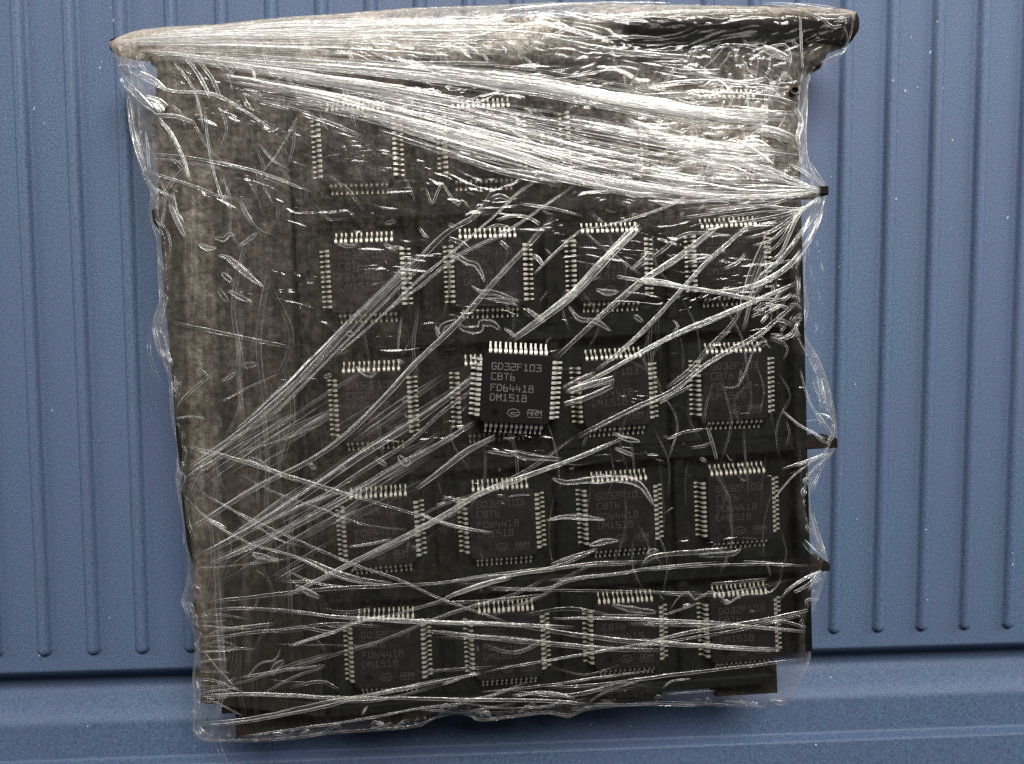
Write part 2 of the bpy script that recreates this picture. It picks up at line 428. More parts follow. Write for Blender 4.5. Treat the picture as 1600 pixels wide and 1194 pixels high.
def pin_mesh(mat, hw=(.15, .165, .165, .15, .11, .10, .10, .10)):
    mb = MB(); t = .13
    # centre line (outward distance, height): shoulder, knee, foot
    pr = [(3.42, .88), (3.60, .885), (3.76, .86), (3.84, .78), (4.00, .35), (4.10, .12), (4.20, .05), (4.52, .03)]
    rings = []
    for i, ((d, z), h) in enumerate(zip(pr, hw)):
        a = pr[max(0, i - 1)]; c = pr[min(len(pr) - 1, i + 1)]
        L = math.hypot(c[0] - a[0], c[1] - a[1]); nx_, nz_ = -(c[1] - a[1]) / L, (c[0] - a[0]) / L
        rings.append([(-h, d, z), (h, d, z), (h * .85, d + nx_ * t, z + nz_ * t), (-h * .85, d + nx_ * t, z + nz_ * t)])
    mb.loft(rings)
    return mb.mesh('pin', mat)
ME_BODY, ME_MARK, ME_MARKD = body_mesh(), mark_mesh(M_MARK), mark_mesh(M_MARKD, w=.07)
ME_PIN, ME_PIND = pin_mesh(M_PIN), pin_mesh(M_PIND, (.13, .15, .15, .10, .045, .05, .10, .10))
mb = MB(); mb.prism([(.36 * math.cos(t * math.tau / 20), .36 * math.sin(t * math.tau / 20)) for t in range(20)], 1.40, 1.502)
ME_DOT = mb.mesh('pin_one_dot', M_DOT)

def make_chip(pin_me, mark_me):
    root = empty('microchip', (0, 0, 0))
    def part(nm, me):
        o = bpy.data.objects.new(nm, me); COL.objects.link(o); o.parent = root; return o
    part('body', ME_BODY); part('marking', mark_me)
    d = part('pin_one_dot', ME_DOT); d.location = (-1.95 * MM, -2.3 * MM, 0)
    for side in range(4):
        for i in range(12):
            o = part('pin', pin_me)
            a = side * math.pi / 2
            u = (-2.75 + .5 * i) * MM
            o.rotation_euler = (0, 0, a + random.uniform(-.012, .012))
            o.location = (math.cos(a) * u, math.sin(a) * u, 0)
    return root
def copy_tree(o):
    c = o.copy(); COL.objects.link(c)
    for ch in o.children:
        d = ch.copy(); COL.objects.link(d); d.parent = c
    return c

loose = make_chip(ME_PIN, ME_MARK)
lc = P(807, 608, 15.75)
loose.location = Vector((lc[0], lc[1], 14.25)) * MM
loose.rotation_euler = (math.radians(.5), math.radians(0), math.radians(-3.55))
tag(loose, 'loose black square chip with bright silver pins lying on top of the clear wrap', 'microchip')

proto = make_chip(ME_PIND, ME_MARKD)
RN = ['in top row under white creases', 'in second row from top', 'in middle row level with loose chip',
      'in fourth row below loose chip', 'in bottom row of the tray']
CN = ['leftmost beside blank brown band', 'second from left', 'third from left', 'at the right edge']
first = True
bpy.context.view_layer.update()
for j in range(5):
    for i in range(4):
        o = proto if first else copy_tree(proto); first = False
        u, w = (i - 1.5) * PXX, (2 - j) * PYY
        u += random.uniform(-.08, .08); w += random.uniform(-.08, .08)
        o.location = Vector((GX + cg * u - sg * w, GY + sg * u + cg * w, 11.48)) * MM
        o.rotation_euler = (random.uniform(-.004, .004), random.uniform(-.004, .004), GR + random.uniform(-.018, .012))
        lab = 'wrapped chip ' + RN[j] + ', ' + CN[i]
        if (i, j) == (1, 2): lab = 'black tray chip mostly hidden underneath the loose chip'
        tag(o, lab, 'microchip', 'chips sitting in the tray under the wrap')

# ------------------------------------------------------------------ the wrap
def cr(pts, step=7.0):
    p = np.array(pts, float); out = []
    if len(p) == 2: 
        n = max(2, int(np.hypot(*(p[1] - p[0])) / step)); t = np.linspace(0, 1, n + 1)[:, None]; return p[0] * (1 - t) + p[1] * t
    q = np.vstack([2 * p[0] - p[1], p, 2 * p[-1] - p[-2]])
    for i in range(1, len(q) - 2):
        n = max(1, int(np.hypot(*(q[i + 1] - q[i])) / step)); t = (np.arange(n) / n)[:, None]
        out.append(.5 * (2 * q[i] + (q[i + 1] - q[i - 1]) * t + (2 * q[i - 1] - 5 * q[i] + 4 * q[i + 1] - q[i + 2]) * t ** 2
                         + (3 * q[i] - q[i - 1] - 3 * q[i + 1] + q[i + 2]) * t ** 3))
    out.append(p[-1:]); return np.vstack(out)
TOP = [(170, 66), (205, 50), (260, 42), (350, 37), (430, 28), (520, 22), (650, 12), (760, 8), (870, 3), (980, 6), (1100, 8), (1220, 10), (1300, 12), (1337, 18)]
LEFT = [(170, 66), (180, 92), (192, 122), (202, 165), (206, 215), (218, 262), (234, 300), (232, 335), (243, 372), (246, 430), (248, 470), (238, 505), (246, 545),
        (262, 590), (266, 650), (276, 702), (274, 750), (282, 800), (290, 850), (292, 905), (283, 942), (296, 972), (304, 1010), (300, 1060), (302, 1110), (300, 1140), (306, 1158)]
BOT = [(306, 1158), (370, 1160), (440, 1158), (520, 1148), (590, 1143), (650, 1137), (690, 1120), (725, 1116), (752, 1128), (800, 1122), (856, 1116), (890, 1121), (915, 1112),
       (960, 1106), (1040, 1101), (1110, 1103), (1190, 1107), (1208, 1098), (1232, 1100)]
RIGHT = [(1337, 18), (1333, 48), (1318, 84), (1285, 100), (1266, 120), (1262, 180), (1262, 235), (1272, 268), (1291, 292), (1290, 312), (1276, 345), (1262, 385), (1258, 430), (1264, 480),
         (1258, 520), (1280, 560), (1295, 600), (1306, 650), (1306, 700), (1282, 735), (1266, 775), (1276, 830), (1293, 872), (1292, 895), (1280, 935), (1268, 970),
         (1267, 1030), (1255, 1060), (1242, 1085), (1232, 1100)]
def resample(pts, n):
    c = cr(pts, 3); s = np.concatenate([[0], np.cumsum(np.hypot(*np.diff(c, axis=0).T))]); t = np.linspace(0, s[-1], n)
    return np.stack([np.interp(t, s, c[:, 0]), np.interp(t, s, c[:, 1])], -1)
OUT = np.vstack([resample(TOP, 90), resample(RIGHT, 90), resample(BOT, 90)[::-1], resample(LEFT, 90)[::-1]])
def edge_dist(px, py):
    px = np.asarray(px, float); py = np.asarray(py, float)
    d = np.full(px.shape, 1e9); A = OUT; B = np.roll(OUT, -1, 0)
    for (ax, ay), (bx, by) in zip(A, B):
        L2 = (bx - ax) ** 2 + (by - ay) ** 2
        if L2 < 1e-6: continue
        t = np.clip(((px - ax) * (bx - ax) + (py - ay) * (by - ay)) / L2, 0, 1)
        d = np.minimum(d, np.hypot(px - ax - t * (bx - ax), py - ay - t * (by - ay)))
    return d
# smooth wavelets for the billow of the film
WV = [(rng.uniform(.004, .03), rng.uniform(0, math.tau), rng.uniform(0, math.tau)) for _ in range(14)]
def film_z(px, py):
    px = np.asarray(px, float); py = np.asarray(py, float)
    n = sum(np.sin(k * (px * math.cos(a) + py * math.sin(a)) + ph) for k, a, ph in WV) / 14
    d = edge_dist(px, py)
    return 13.75 + .28 * n - (4.2 - 2.0 * ss(130, 80, py)) * (1 - ss(0, 18, d)) ** 3
nu, nv = 200, 160
ct, cb, cl, crr = resample(TOP, nu), resample(BOT, nu), resample(LEFT, nv), resample(RIGHT, nv)
u = np.linspace(0, 1, nu)[None, :, None]; v = np.linspace(0, 1, nv)[:, None, None]
C = ((1 - v) * ct[None] + v * cb[None] + (1 - u) * cl[:, None] + u * crr[:, None]
     - ((1 - u) * (1 - v) * ct[0] + u * (1 - v) * ct[-1] + (1 - u) * v * cb[0] + u * v * cb[-1]))
PXg, PYg = C[..., 0], C[..., 1]
Zg = film_z(PXg, PYg)
G3 = PV(PXg, PYg, Zg)
wrap = empty('stretch_wrap', (GX, GY, 0), 0)
tag(wrap, 'crinkled clear stretch film wrapped tightly around the black tray of chips', 'plastic wrap')
WO = np.array([GX, GY, 0])
mb = MB()
pts = (G3 - WO).reshape(-1, 3)
mb.v = [tuple(map(float, p)) for p in pts]
mb.f = [(j * nu + i, (j + 1) * nu + i, (j + 1) * nu + i + 1, j * nu + i + 1) for j in range(nv - 1) for i in range(nu - 1)]
# wrapped-under skirt: the film turns down round the tray's side and tucks beneath
per = [(0, i) for i in range(nu)] + [(j, nu - 1) for j in range(1, nv)] + [(nv - 1, i) for i in range(nu - 2, -1, -1)] + [(j, 0) for j in range(nv - 2, 0, -1)]
idx = [j * nu + i for j, i in per]
cen = pts.mean(0); prev = idx; base = len(mb.v)
for lvl, (zz, sc) in enumerate(((6.0, .992), (3.0, .98), (1.2, .955))):
    new = []
    for a in idx:
        p = pts[a]; new.append(len(mb.v)); mb.v.append((float(cen[0] + (p[0] - cen[0]) * sc), float(cen[1] + (p[1] - cen[1]) * sc), zz))
    m_ = len(idx)
    mb.f += [(prev[t], prev[(t + 1) % m_], new[(t + 1) % m_], new[t]) for t in range(m_)]
    prev = new
sheet = mb.build('film_sheet', M_SHEET, wrap, smooth=True)
# milky film with painted haze and reflections: strongest far left, least near right
def film_haze(px, py):
    d = edge_dist(px, py)
    a = .006 + .044 * np.exp(-((px - 270) / 250) ** 2) * ss(1150, 500, py) + .05 * ss(420, 60, py) + .010 * ss(1150, 700, py) * ss(1000, 500, px)
    a = a + .30 * np.exp(-((py - 28) / 20.0) ** 2) * ss(1000, 860, px) + .35 * np.exp(-((py - 14) / 9.0) ** 2) * ss(860, 1000, px)
    a = a + .30 * np.exp(-((py - 62) / 26.0) ** 2) * ss(960, 780, px)
    a = a + .20 * np.exp(-((px - 1110) / 150) ** 2 - ((py - 215) / 95) ** 2)
    a = a + .07 * np.exp(-(d / 9.0) ** 2) + .02 * ss(30, 5, d)
    for xc, w_, st in ((300, 9, .07), (322, 14, .05), (372, 5, .025), (463, 4, -.03), (376, 8, -.0)):
        xx = xc + (py - 500) * .03
        a = a + st * ss(w_ + 2, w_ - 1, np.abs(px - xx)) * ss(150, 300, py) * ss(1120, 1000, py)
    a = a * (1 - .985 * ss(930, 990, px) * ss(26, 34, py) * ss(84, 72, py))
    return np.clip(a, .004, 1)
La = film_haze(PXg, PYg).reshape(-1)
att = sheet.data.attributes.new('film_haze', 'FLOAT', 'POINT')
vals = np.concatenate([La, np.full(len(mb.v) - len(La), .05)]).astype(np.float32)
att.data.foreach_set('value', vals)

class Folds:
    """creases of the film: narrow tented strips of doubled film, whitened to paint in their glints"""
    def __init__(s): s.path = []
    def add(s, b, w, pts, wob=.0, lift=None, taper=(.12, .12), step=6.0):
        c = cr(pts, step); n = len(c)
        if n < 3: c = cr([pts[0], tuple((np.array(pts[0]) + pts[-1]) / 2), pts[-1]], step / 3); n = len(c)
        t = np.linspace(0, 1, n)
        d = np.gradient(c, axis=0); L = np.hypot(d[:, 0], d[:, 1])[:, None] + 1e-6; nn = np.stack([-d[:, 1], d[:, 0]], -1) / L
        n = len(c)
        if wob: c = c + nn * (wob * np.convolve(rng.normal(0, 1, n + 4), np.ones(5) / 5, 'valid')[:n, None])
        ww = w * (.55 + .45 * np.sin(np.pi * np.clip(t, .04, .96)) ** .5)
        wn = np.convolve(rng.uniform(.7, 1.3, n + 6), np.ones(7) / 7, 'valid')[:n]
        ww = ww * wn
        glint = b * np.minimum(1, t / max(taper[0], 1e-3)) * np.minimum(1, (1 - t) / max(taper[1], 1e-3))
        dn = np.convolve(rng.uniform(.35, 1.65, n + 8), np.ones(9) / 9, 'valid')[:n]
        s.path.append((c, nn, ww, glint * dn, rng.uniform(.03, .30) if lift is None else lift))
    def loop(s, b, w, pts, lw=1.6):
        """small closed wrinkle: the two sides of a lens-shaped pucker"""
        c = cr(pts, 4); n = len(c); t = np.linspace(0, 1, n)
        d = np.gradient(c, axis=0); L = np.hypot(d[:, 0], d[:, 1])[:, None] + 1e-6; nn = np.stack([-d[:, 1], d[:, 0]], -1) / L
        h = (w / 2 * np.sin(np.pi * t) ** .6 * np.convolve(rng.uniform(.3, 1.7, n + 4), np.ones(5) / 5, 'valid')[:n])[:, None]
        s.add(b, lw * 1.6, [tuple(q) for q in (c + nn * h)[::max(1, n // 14)]], taper=(.03, .03), step=3)
        s.add(b * .8, lw * 1.4, [tuple(q) for q in (c - nn * h)[::max(1, n // 14)]], taper=(.03, .03), step=3)
        s.add(b * .25, w, pts, taper=(.1, .1), step=4)
    def build(s, name, label=None):
        V, F, D, UV = [], [], [], []
        prof = [(-1, 0.0), (-.62, .55), (0, 1.0), (.62, .55), (1, 0.0)]
        for c, nn, ww, glint, lift in s.path:
            n = len(c); cols = []
            kf = int(rng.choice([1, 2, 3, 5, 8], p=[.2, .24, .22, .2, .14])); off = rng.uniform(0, 500); arc = np.concatenate([[0], np.cumsum(np.hypot(*np.diff(c, axis=0).T))]) / 15.0
            zc = film_z(c[:, 0], c[:, 1])
            for k, (q, h) in enumerate(prof):
                pp = c + nn * (ww * q / 2)[:, None]
                z = zc + lift + h * np.minimum(.30, ww * .013)
                V.append(PV(pp[:, 0], pp[:, 1], z) - WO)
                D.append(glint); UV.append(np.stack([arc + off, np.full(n, kf + (q + 1) / 2 * .998 + .001)], -1))
            base = sum(len(a) for a in V) - 5 * n
            for k in range(4):
                a = base + k * n
                i = np.arange(n - 1)
                F.append(np.stack([a + i, a + i + 1, a + n + i + 1, a + n + i], -1))
        V = np.vstack(V); F = np.vstack(F); D = np.concatenate(D); UV = np.vstack(UV)
        me = bpy.data.meshes.new(name)
        me.from_pydata((V * MM).tolist(), [], F.tolist())
        at = me.attributes.new('fold_glint', 'FLOAT', 'POINT'); at.data.foreach_set('value', D.astype(np.float32))
        uvl = me.uv_layers.new(name='UVMap')
        li = np.empty(len(me.loops), dtype=np.int32); me.loops.foreach_get('vertex_index', li)
        uvl.data.foreach_set('uv', UV[li].astype(np.float32).reshape(-1))
        me.materials.append(M_FOLD); me.shade_smooth(); me.update()
        o = bpy.data.objects.new(name, me); COL.objects.link(o); o.parent = wrap
        if label: o['label'] = label
        return o

# --- fan of creases pulled across the far part of the tray
K = [[(175, 62), (350, 40), (600, 25), (800, 16), (950, 12), (1150, 10), (1330, 20)],
     [(185, 68), (350, 60), (600, 62), (800, 68), (950, 90), (1100, 108), (1245, 112)],
     [(215, 80), (380, 95), (600, 112), (820, 135), (950, 158), (1100, 185), (1245, 190)],
     [(240, 84), (400, 108), (600, 142), (800, 180), (950, 212), (1100, 236), (1250, 258)],
     [(300, 112), (450, 140), (600, 172), (760, 212), (900, 250), (1080, 286), (1278, 298)],
     [(420, 165), (560, 190), (700, 232), (800, 262), (920, 296), (1060, 318), (1262, 318)]]
K = [np.array(k, float) for k in K]
def fan(t):
    k = min(int(t), 4); f = t - k; return K[k] * (1 - f) + K[k + 1] * f
F1 = Folds()
def subpath(c, a, b_):
    c = cr([tuple(p) for p in c], 8); n = len(c); i0 = max(0, min(int(a * (n - 1)), n - 5)); i1 = max(i0 + 4, int(b_ * (n - 1)))
    return [tuple(p) for p in c[i0:i1 + 1:2]] if i1 - i0 > 4 else [tuple(p) for p in c[i0:i1 + 1]]
for _ in range(88):
    t = float(np.clip(rng.normal(rng.choice([.5, .95, 1.95, 2.2, 2.9, 3.4, 4.0, 4.6]), .17), .2, 4.97))
    a, e = sorted(rng.uniform(-.15, 1.15, 2)); a = max(0, a); e = min(1, e)
    if e - a < .22: e = min(1, a + .3)
    if t < 1.35: e = min(e, .5 + .1 * rng.random()); a = min(a, .25)
    c = fan(t); c[:, 1] += rng.normal(0, 3, len(c))
    br = rng.uniform(.25, .85)
    F1.add(br, rng.choice([3, 4, 6, 9, 14], p=[.25, .25, .25, .15, .1]), subpath(c, a, e))
for _ in range(26):     # patchy glare painted as wide white strips towards the far right corner
    x, y = rng.uniform(960, 1190), rng.uniform(115, 290); L = rng.uniform(30, 90)
    F1.add(rng.uniform(.6, 1), rng.uniform(8, 20), [(x, y), (x + L / 2, y + L * .08 + rng.normal(0, 5)), (min(1248, x + L), y + L * .12 + rng.normal(0, 8))], wob=1.5, taper=(.35, .35))
for _ in range(20):     # broad soft folds
    t = float(rng.choice([.6, 1.0, 2.0, 2.9, 3.5, 4.2, 4.8])) + rng.normal(0, .08); a = rng.uniform(0, .3 if t < 1.4 else .7); F1.add(rng.uniform(.4, .9), rng.uniform(10, 22), subpath(fan(t), a, min(1, a + rng.uniform(.2, .6))), taper=(.3, .3))
for _ in range(16):     # the long thin ones
    t = rng.uniform(1.6, 4.9); F1.add(rng.uniform(.5, 1), rng.uniform(2.5, 4.5), subpath(fan(t), rng.uniform(0, .3), rng.uniform(.8, 1)))
for _ in range(14):     # bright sheen at the far-left corner, painted as pale strips
    t = rng.uniform(.5, 1.5); F1.add(rng.uniform(.5, 1), rng.uniform(6, 16), subpath(fan(t), rng.uniform(0, .08), rng.uniform(.2, .5)))
for b_, w_, p_ in [
    (1, 18, [(830, 128), (950, 150), (1050, 166), (1130, 182), (1200, 190)]), (1, 12, [(870, 140), (980, 162), (1080, 172), (1240, 178)]),
    (1, 10, [(620, 190), (760, 218), (900, 250), (960, 262)]), (1, 10, [(760, 262), (880, 280), (980, 302), (1040, 305)]),
    (1, 9, [(560, 170), (680, 200), (800, 226), (930, 262), (1030, 280)]), (.9, 9, [(590, 205), (700, 240), (790, 270), (880, 290)]),
    (1, 14, [(1000, 276), (1100, 292), (1180, 303), (1262, 300)]), (1, 9, [(960, 285), (1080, 303), (1170, 308), (1280, 303)]),
    (1, 20, [(1145, 222), (1175, 240), (1205, 262)]), (.8, 18, [(1160, 232), (1120, 230), (1080, 222)]), (1, 14, [(1100, 245), (1160, 250), (1210, 245)]),
    (1, 10, [(1035, 106), (1070, 112), (1110, 112), (1128, 110)]), (.9, 9, [(870, 62), (950, 78), (1020, 86), (1080, 90)]), (.8, 6, [(850, 55), (900, 60), (1000, 58), (1045, 63)]),
    (.9, 7, [(640, 62), (700, 66), (780, 64), (830, 62)]), (.9, 9, [(655, 68), (680, 74), (740, 60), (800, 48), (860, 44)]), (.9, 5, [(820, 80), (850, 62), (880, 48), (905, 35)]),
    (.8, 6, [(600, 100), (700, 98), (780, 100)]), (.9, 12, [(780, 20), (860, 12), (960, 8), (1050, 8)]), (.8, 10, [(900, 34), (980, 26), (1060, 20), (1200, 18)]),
    (1, 9, [(1010, 135), (1090, 128), (1160, 132), (1240, 142)]), (.9, 9, [(1100, 122), (1160, 130), (1200, 122)]), (.8, 10, [(1000, 150), (1100, 148), (1200, 152), (1250, 166)]),
    (.9, 6, [(1190, 5), (1240, 8), (1300, 16)]), (.9, 4, [(1225, 6), (1270, 8), (1310, 14)]), (1, 8, [(1270, 24), (1300, 26), (1328, 24)]), (1, 10, [(1308, 32), (1322, 28)]),
    (.8, 6, [(1262, 20), (1285, 30), (1300, 42), (1318, 40)]), (.5, 4, [(1318, 40), (1324, 60), (1318, 80), (1290, 94), (1268, 108)]),
    (.8, 4, [(1250, 20), (1252, 70), (1254, 110)]), (.5, 8, [(1256, 105), (1258, 160), (1256, 215)]), (.9, 7, [(1240, 165), (1252, 190), (1246, 215), (1252, 235)]),
    (.8, 5, [(1100, 80), (1112, 84), (1125, 72), (1160, 71), (1190, 76), (1225, 70), (1235, 90), (1230, 112)]), (.8, 14, [(1190, 74), (1215, 84), (1232, 92)]), (.7, 4, [(1215, 110), (1235, 122), (1240, 130)]),
    (.7, 16, [(1170, 255), (1150, 235), (1180, 225), (1210, 240)])]:
    F1.add(b_, w_, p_)
# strands curling into the stub
for k in range(9):
    y = 235 + k * 12; F1.add(rng.uniform(.5, 1), rng.uniform(3, 7), [(1080 + rng.uniform(-40, 40), y + 10), (1190, y + (298 - y) * .35 + 3), (1250, y + (298 - y) * .8), (1288, 298)])
for k in range(8):
    y = 330 + k * 11; F1.add(rng.uniform(.4, .85), rng.uniform(3, 6), [(1100 + k * 15, y), (1180 + k * 6, y - 8 - k), (1250, 326 + k), (1286, 305)])
F1.add(1, 9, [(1286, 308), (1278, 345), (1262, 378), (1240, 408)]); F1.add(.8, 16, [(1284, 310), (1270, 345), (1256, 378)])
F1.add(.6, 5, [(1262, 250), (1275, 270), (1290, 290)]); F1.add(.8, 5, [(1230, 255), (1255, 268), (1280, 288)]); F1.add(1, 5, [(1246, 258), (1262, 272), (1280, 284)])
F1.build('fold_bundle', 'fan of taut creases with painted white glare across the far part of the film')

# --- diagonal creases over the middle
F2 = Folds()
def bundle(b_, w_, p_, n=3, spread=None):
    p = np.array(p_, float); d = p[-1] - p[0]; nn = np.array([-d[1], d[0]]) / np.hypot(*d)
    F2.add(b_ * .85, w_ * 1.08, p_, taper=(.08, .08))
    for k in range((n + 1) // 2):
        o = nn * rng.uniform(-.6, .6) * (spread or w_)
        q = p + o + rng.normal(0, 1.2, p.shape)
        a, e = sorted(rng.uniform(0, 1, 2)); 
        if e - a < .4: a, e = 0, 1
        F2.add(b_ * rng.uniform(.6, 1), rng.uniform(2.0, 3.5), subpath(q, a, e), taper=(.1, .1))
for b_, w_, n_, p_ in [
    (.55, 9, 3, [(775, 290), (745, 335), (700, 362), (655, 405), (600, 457), (550, 507), (500, 560), (450, 610), (400, 655), (340, 700), (290, 735)]),
    (.35, 22, 5, [(660, 400), (600, 460), (550, 510), (500, 560), (440, 620), (370, 678)]),
    (.6, 8, 3, [(872, 333), (820, 390), (775, 438), (715, 505), (650, 567), (600, 622), (540, 680), (480, 722), (400, 762), (290, 832)]),
    (.55, 3, 1, [(850, 275), (811, 302), (770, 340), (700, 400), (650, 440), (590, 500), (520, 560)]), (.5, 3, 1, [(900, 290), (855, 320), (790, 365), (720, 400), (655, 450), (600, 490)]),
    (.8, 13, 4, [(1002, 352), (940, 412), (900, 455), (855, 492), (800, 532)]), (1, 9, 2, [(925, 428), (898, 456), (870, 478), (838, 502)]), (.45, 14, 1, [(1000, 350), (965, 385), (935, 418)]),
    (.7, 3, 1, [(1100, 290), (1040, 325), (950, 352), (905, 362), (870, 392), (835, 428)]), (.8, 4, 0, [(905, 362), (860, 402), (835, 428)]),
    (.65, 9, 3, [(1130, 345), (1060, 402), (1000, 442), (930, 502), (866, 562)]), (.55, 7, 3, [(750, 655), (690, 692), (620, 732), (540, 780), (450, 828), (320, 885)]),
    (.65, 7, 2, [(1190, 335), (1110, 405), (1070, 447), (1020, 502), (975, 545), (930, 580)]), (.5, 5, 1, [(1150, 370), (1075, 365), (1030, 395), (985, 425)]),
    (.85, 8, 2, [(1284, 312), (1272, 360), (1240, 408), (1190, 442), (1130, 456), (1085, 452)]), (1, 6, 2, [(962, 432), (1010, 440), (1060, 448), (1110, 455), (1170, 466), (1215, 468)]), (.9, 7, 1, [(990, 438), (1030, 440), (1080, 452)]),
    (.8, 7, 3, [(1246, 442), (1180, 470), (1120, 495), (1060, 520), (1000, 552), (935, 588), (885, 612)]), (.7, 6, 2, [(1252, 466), (1210, 502), (1180, 525), (1110, 565), (1050, 610), (985, 640), (900, 682)]),
    (.5, 5, 1, [(1165, 470), (1140, 510), (1105, 545), (1080, 575), (1040, 607)]), (.9, 9, 2, [(960, 590), (925, 600), (885, 612)]), (.8, 8, 2, [(960, 602), (915, 622), (880, 632)]),
    (.4, 14, 3, [(930, 585), (880, 610)]), (.35, 3, 0, [(1180, 540), (1155, 600), (1130, 606)]),
    (.65, 10, 3, [(752, 580), (700, 622), (640, 665), (560, 715), (480, 770), (400, 822), (310, 870)]), (.5, 6, 2, [(752, 600), (690, 645), (640, 690), (560, 740), (470, 800)]),
    (.7, 8, 3, [(985, 680), (900, 716), (820, 745), (750, 772), (700, 802), (650, 830), (560, 875), (440, 935)]), (.6, 9, 2, [(775, 682), (730, 705), (690, 735), (650, 765)]),
    (.4, 4, 1, [(900, 680), (830, 730), (760, 765), (690, 790), (640, 815)]), (.9, 4, 1, [(535, 768), (500, 780), (470, 792), (430, 810), (390, 830)]),
    (.45, 7, 2, [(1285, 318), (1225, 400), (1185, 440), (1160, 520)]), (.4, 14, 3, [(1200, 370), (1175, 430), (1160, 480)]),
    (.4, 5, 1, [(860, 900), (800, 930), (700, 960), (600, 1000), (500, 1030), (400, 1060)]), (.35, 4, 1, [(930, 880), (880, 905), (840, 935), (760, 965)])]:
    bundle(b_, w_, p_, n_)
for _ in range(34):     # faint parallels in the near-left quarter
    x = rng.uniform(285, 640); y = rng.uniform(700, 960) - (x - 285) * .15; L = rng.uniform(40, 230); s_ = rng.uniform(.45, .75)
    F2.add(rng.uniform(.10, .28), rng.uniform(4, 14), [(x, y), (x + L * .5, y - L * .5 * s_ + rng.normal(0, 2)), (x + L, y - L * s_)], taper=(.3, .3))
F2.build('fold_bundle', 'long diagonal creases crossing the middle of the film')

